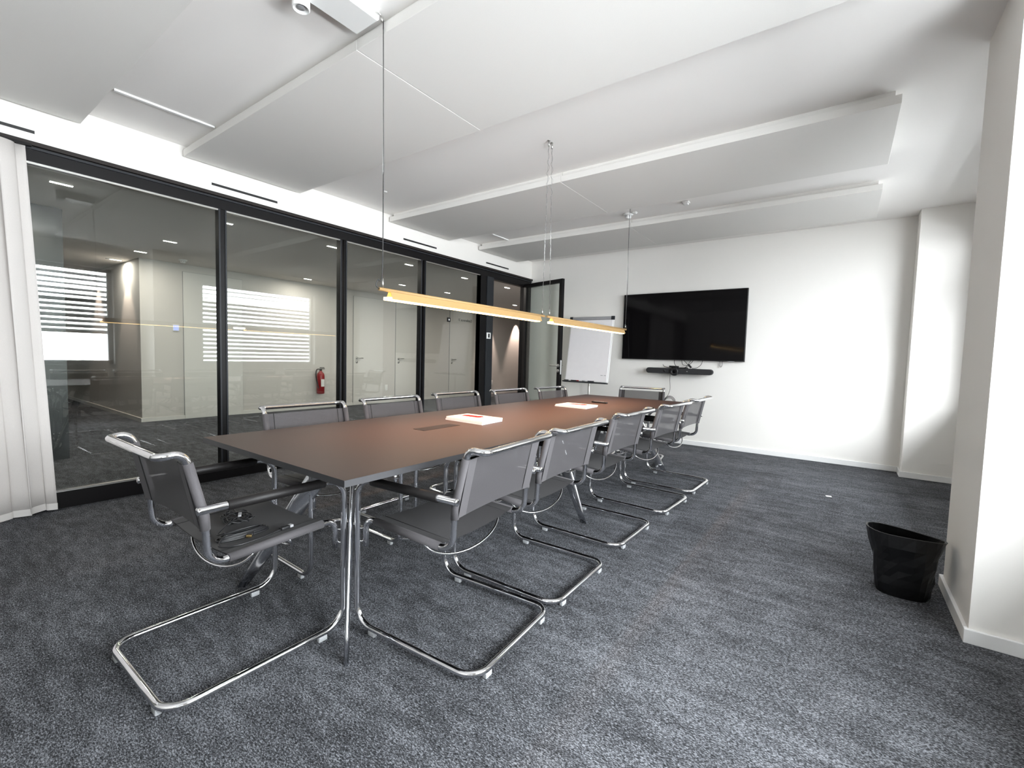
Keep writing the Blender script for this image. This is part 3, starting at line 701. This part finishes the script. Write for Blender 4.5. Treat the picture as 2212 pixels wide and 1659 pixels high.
pts = [(2.46+0.085*math.cos(k*0.6)*(1-0.01*k), Y-0.01-0.0012*k, 0.57+0.10*math.sin(k*0.6)*(1-0.012*k)) for k in range(26)]
b.tube(smooth_path(pts, 4), 0.0035, RUBBER, 8)
b.build('lead', e)
MB().box((2.36, D-0.012, 0.26), (2.52, D, 0.34), WHITEP).build('wall_socket', None, 'white double power socket low on the far wall behind the end chair', 'socket')

# ------------------------------------------------------------------ flipchart
e = empty('flipchart', (1.34, 6.22, 0), 0, 'white flipchart with blank paper pad standing in the far corner', 'flipchart')
tz, bz, ty, by = 1.795, 0.822, 0.055, -0.095
sl = math.atan2(ty-by, tz-bz); M = Matrix.Translation((0, by, bz)) @ Matrix.Rotation(-sl, 4, 'X'); LB = math.hypot(tz-bz, ty-by)
MB().rbox((-0.355, 0.0, 0), (0.355, 0.018, LB), 0.004, WHITEP, M).build('board', e)
MB().box((-0.335, -0.008, 0.01), (0.335, 0.0, LB-0.055), FLIP, M).build('paper_pad', e)
c = MB().rbox((-0.345, -0.022, LB-0.052), (0.345, 0.0, LB-0.006), 0.005, GREYP, M).build('clamp_bar', e)
MB().rbox((-0.365, -0.026, LB-0.056), (-0.315, 0.002, LB-0.002), 0.004, FRAME2, M).build('clip', c)
MB().rbox((0.315, -0.026, LB-0.056), (0.365, 0.002, LB-0.002), 0.004, FRAME2, M).build('clip', c)
t = MB().rbox((-0.36, -0.065, -0.022), (0.355, 0.012, -0.004), 0.004, FRAME2, M).build('pen_tray', e)
b = MB()
for x, y in ((0.235, 0.10), (0.285, 0.10)): b.box((x, -0.0088, y), (x+0.035, -0.0082, y+0.008), GREYP, M)
b.build('small_print', e)
MB().tube([(0.0, 0.03, 0.06), (0.0, 0.03, 1.2)], 0.017, BRUSH, 16).build('pole', e)
b = MB()
for k in range(5):
    a = 2*math.pi*k/5+0.3; b.tube([(0, 0.03, 0.09), (0.30*math.cos(a), 0.03+0.28*math.sin(a), 0.045)], 0.012, GREYP, 10, radii=[0.016, 0.010])
b.build('star_base', e)
for k in range(5):
    a = 2*math.pi*k/5+0.3; MB().tube([(0.30*math.cos(a)-0.010, 0.03+0.28*math.sin(a), 0.024), (0.30*math.cos(a)+0.010, 0.03+0.28*math.sin(a), 0.024)], 0.024, BLACKP, 14).build('castor', e)
for k, (x, L, m, cn) in enumerate(((-0.34, 0.04, BLACKP, 'short black'), (-0.22, 0.05, BLACKP, 'longer black'), (-0.13, 0.02, REDX, 'stubby red'), (-0.03, 0.022, BLUES, 'stubby blue'), (0.06, 0.05, FRAME2, 'dark grey'))):
    p = M @ Vector((x, -0.045, 0.004)); q = M @ Vector((x+L*1.9, -0.045, 0.004))
    o = MB().tube([p, q], 0.008, m if m is not BLUES else GREYP, 10).build('marker', None, '%s marker pen on the flipchart tray' % (cn if m is not BLUES else 'stubby grey'), 'marker', 'markers on the flipchart tray')
    o.location = (1.34, 6.22, 0)

# control panel on the post
e = empty('wall_controller', (0.010, 5.4435, 1.473), 0, 'white square control panel with grey display on the dark door post', 'control panel')
MB().rbox((0, -0.047, -0.047), (0.012, 0.047, 0.047), 0.003, WHITEP).build('cover', e)
MB().box((0.012, -0.018, -0.028), (0.0126, 0.020, 0.030), FRAME2).build('display', e)

# paper scrap on the carpet
MB().rbox((-0.021, -0.017, 0), (0.021, 0.017, 0.004), 0.0015, PAPER, Matrix.Rotation(R(12), 4, 'Z')).build('paper_tag', None, 'tiny white scrap lying alone on the open carpet', 'paper scrap', loc=(4.393, 4.90, 0.0005))

# waste bin: soft black paper-like bag
def bin_():
    e = empty('waste_bin', (4.742, 3.045, 0), 0, 'soft black bag-shaped waste bin with an open creased rim beside the pier', 'waste bin')
    rng = random.Random(11); seg = 22; jit = {}; prof = [(0.0, 0.104, 0.085, 0.0), (0.02, 0.110, 0.092, 0.003), (0.06, 0.113, 0.096, 0.006), (0.10, 0.118, 0.098, 0.008), (0.14, 0.120, 0.10, 0.010), (0.18, 0.128, 0.102, 0.010), (0.22, 0.138, 0.104, 0.009), (0.26, 0.149, 0.106, 0.008), (0.318, 0.159, 0.104, 0.006)]
    ph = [rng.uniform(0, 6.28) for _ in range(8)]
    def ring(z, a, b2, amp, ins=0.0):
        out = []
        for k in range(seg):
            t = 2*math.pi*k/seg; c, s = math.cos(t), math.sin(t); pw = 0.72 if z < 0.2 else 0.85
            x = abs(c)**pw*(1 if c > 0 else -1); y = abs(s)**pw*(1 if s > 0 else -1)
            f = 1+amp*(math.sin(3*t+ph[0]+z*9)+0.8*math.sin(5*t+ph[1]-z*14)+0.9*math.sin(2*t+ph[2]+z*22))*3.2-0.055*math.exp(-((z-0.20)/0.045)**2)*max(0, math.cos(t*1.0+1.9))**2
            if 0.01 < z < 0.31: f += jit.setdefault((k, round(z, 3)), rng.uniform(-0.028, 0.028))
            out.append(Vector(((a-ins)*x*f, (b2-ins)*y*f+0.02*(1-z/0.32), z+(0.012*math.cos(t+2.6)-0.006*math.sin(2*t) if z > 0.3 else 0))))
        return out
    vs = []; 
    for p in prof: vs += ring(*p)
    n1 = len(prof)
    for p in prof[::-1][:-1]: vs += ring(*p, ins=0.006)
    N = n1*2-1
    fs = [(i*seg+k, i*seg+(k+1) % seg, (i+1)*seg+(k+1) % seg, (i+1)*seg+k) for i in range(N-1) for k in range(seg)]
    fs += [list(range(seg))[::-1], [(N-1)*seg+k for k in range(seg)]]
    MB().add(vs, fs, BINM, False).build('bag_body', e)
    rim = ring(*prof[-1]); MB().tube([(p.x*1.002, p.y*1.002, p.z) for p in rim]+[rim[0]*1.002], 0.0018, BLACKP, 6, caps=False).build('rim', e)
bin_()

# ------------------------------------------------------------------ corridor beyond the glass
CZ = 2.50; CX = -4.25
MB().box((-9.2, YB, CZ), (-0.10, 15.1, CZ+0.1), CCEIL).build('ceiling.001', **ST)
MB().box((CX-0.1, 2.30, 0), (CX, 15.0, CZ), CWALL).build('wall_corridor', **ST)
MB().box((-9.1, 2.30, 0), (CX-0.1, 2.42, CZ), CWALL).build('wall_corridor_return', **ST)
MB().box((-9.2, YB, 0), (-9.1, 2.42, CZ), CWALL).build('wall_corridor_end', **ST)
MB().box((-9.2, YB-0.1, 0), (-0.1, YB, CZ), CWALL).build('wall_corridor_front', **ST)
MB().box((CX-0.1, 15.0, 0), (-0.1, 15.1, CZ), CWALL).build('wall_corridor_back', **ST)
MB().box((-0.1, D, 0), (0.0, 15.1, ZC), CWALL).build('wall_corridor_side', **ST)
MB().box((-2.35, 0.2, 0), (-1.92, 1.08, CZ), DARKW).build('wall_dark', **ST)
MB().box((CX, 2.30, 0), (CX+0.015, 15.0, 0.06), CDOOR).box((-9.1, 2.285, 0), (CX+0.015, 2.30, 0.06), CDOOR).build('baseboard_corridor', **ST)
for i, (a, c, zt) in enumerate(((2.86, 3.75, 2.38), (6.02, 6.80, 2.38), (7.18, 8.05, 2.36), (9.02, 9.95, 2.36))):
    e = empty('door_%d' % (i+2), (CX, a, 0), **ST); L = c-a
    MB().box((0.001, -0.006, 0), (0.012, 0, zt+0.006), GREYP).box((0.001, L, 0), (0.012, L+0.006, zt+0.006), GREYP).box((0.001, 0, zt), (0.012, L, zt+0.006), GREYP).build('door_frame', e)
    MB().box((0.001, 0, 0.005), (0.022, L, zt), CDOOR).build('door_leaf', e)
    if i >= 1:
        h = MB(); h.lathe([(0.026, 0.0), (0.026, 0.008)], BRUSH, 20, Matrix.Translation((0.022, 0.08, 1.04)) @ Matrix.Rotation(R(90), 4, 'Y'))
        h.lathe([(0.026, 0.0), (0.026, 0.008)], BRUSH, 20, Matrix.Translation((0.022, 0.08, 0.95)) @ Matrix.Rotation(R(90), 4, 'Y'))
        h.tube(fillet([(0.022, 0.08, 1.04), (0.075, 0.08, 1.04), (0.075, 0.21, 1.04)], [0.018]), 0.010, BRUSH, 12); h.build('door_handle', e)
# corridor downlights: short LED strips, each with the light it gives
SPOTS = [(-0.91, 0.842, 'by the curtain'), (-2.54, 2.10, 'left of the first mullion, upper one'), (-3.68, 2.10, 'left of the first mullion, middle one'), (-4.81, 2.09, 'left of the first mullion, lowest one'),
         (-0.945, 2.10, 'right beside the first mullion'), (-0.915, 3.33, 'at the top right of the second pane'), (-3.71, 4.60, 'lower right in the second pane'), (-0.923, 4.60, 'upper one in the third pane'),
         (-2.60, 5.90, 'lower one in the third pane'), (-0.951, 5.87, 'upper one in the fourth pane'), (-2.55, 7.10, 'lower one in the fourth pane'), (-0.94, 7.09, 'upper one through the open doorway'), (-2.56, 9.60, 'lower one through the open doorway')]
for x, y, lab in SPOTS:
    e = empty('led_downlight', (x, y+0.068, CZ), 0, 'short LED downlight in the corridor ceiling, '+lab, 'downlight', 'LED downlights in the corridor')
    MB().box((-0.018, -0.073, -0.006), (0.018, 0.073, 0), WHITEP).build('trim_ring', e)
    MB().box((-0.013, -0.068, -0.009), (0.013, 0.068, -0.006), LEDM).build('light_strip', e)
    area('led_light', (x, y+0.068, CZ-0.02), (0, 0, 0), 0.05, 0.14, 10.5 if y < 7 else 16, (1.0, 0.93, 0.84))
# wall washing spots
for (x, y, tx, ty, lab) in ((-4.82, 2.08, -4.82, 2.30, 'spot left of the corridor corner'), (-6.5, 2.08, -6.5, 2.30, 'spot farther left along the corridor return wall'),
                            (-4.02, 10.6, -4.25, 10.6, 'spot seen through the doorway, nearer one'), (-4.02, 12.1, -4.25, 12.1, 'spot seen through the doorway, farther one')):
    e = empty('wall_washer', (x, y, CZ), 0, 'small recessed warm '+lab, 'spotlight', 'warm spots in the corridor')
    MB().lathe([(0.04, 0), (0.04, -0.006), (0.028, -0.008), (0.001, -0.002)], WHITEP, 24).build('spot_ring', e)
    l = bpy.data.lights.new('spot_light', 'SPOT'); l.energy = 40 if y < 5 else 150; l.color = (1.0, 0.78, 0.66); l.spot_size = R(52); l.spot_blend = 0.6; l.shadow_soft_size = 0.02
    o = bpy.data.objects.new('spot_light', l); COL.objects.link(o); o.location = (x, y, CZ-0.02)
    o.rotation_euler = Vector((tx-x, ty-y, -1.1)).to_track_quat('-Z', 'Y').to_euler()
# fire extinguisher on the corridor wall
e = empty('fire_extinguisher', (CX+0.10, 5.20, 0.30), 0, 'red fire extinguisher hanging on the corridor wall', 'fire extinguisher')
MB().lathe([(0.060, 0.0), (0.075, 0.015), (0.075, 0.37), (0.060, 0.42), (0.030, 0.445), (0.022, 0.47)], REDX, 28).build('cylinder', e)
MB().lathe([(0.024, 0.47), (0.024, 0.50)], BLACKP, 18).box((-0.012, -0.015, 0.50), (0.012, 0.085, 0.515), BLACKP).box((-0.012, -0.015, 0.525), (0.012, 0.075, 0.54), BLACKP).build('valve', e)
MB().tube(smooth_path([(0, -0.02, 0.50), (0.01, -0.09, 0.49), (0.03, -0.12, 0.38), (0.04, -0.10, 0.24), (0.05, -0.075, 0.12)], 8), 0.011, BLACKP, 10).build('hose', e)
MB().box((0.0735, -0.035, 0.15), (0.0765, 0.035, 0.30), PAPER).build('instruction_label', e)
MB().box((-0.10, -0.04, 0.25), (-0.074, 0.04, 0.33), BLACKP).build('wall_bracket', e)
# corridor wall panel, sockets, detector
e = empty('corridor_controller', (CX, 2.755, 1.475), 0, 'small lit bluish wall display in the corridor beside the white door', 'wall display')
MB().rbox((0, -0.045, -0.05), (0.014, 0.045, 0.05), 0.003, WHITEP).build('cover', e)
MB().box((0.014, -0.034, -0.040), (0.0146, 0.034, 0.040), BLUES).build('display', e)
detector('corridor_detector', (-3.80, 2.72, CZ), 'round white smoke detector on the corridor ceiling left of the first mullion', 0.055, 0.05)
for y, lab in ((6.92, 'between two corridor doors'), (10.9, 'seen through the open doorway')):
    MB().rbox((CX, y-0.04, 0.28), (CX+0.012, y+0.04, 0.42), 0.003, WHITEP).build('corridor_socket', None, 'white wall socket low on the corridor wall, '+lab, 'socket', 'sockets on the corridor wall')
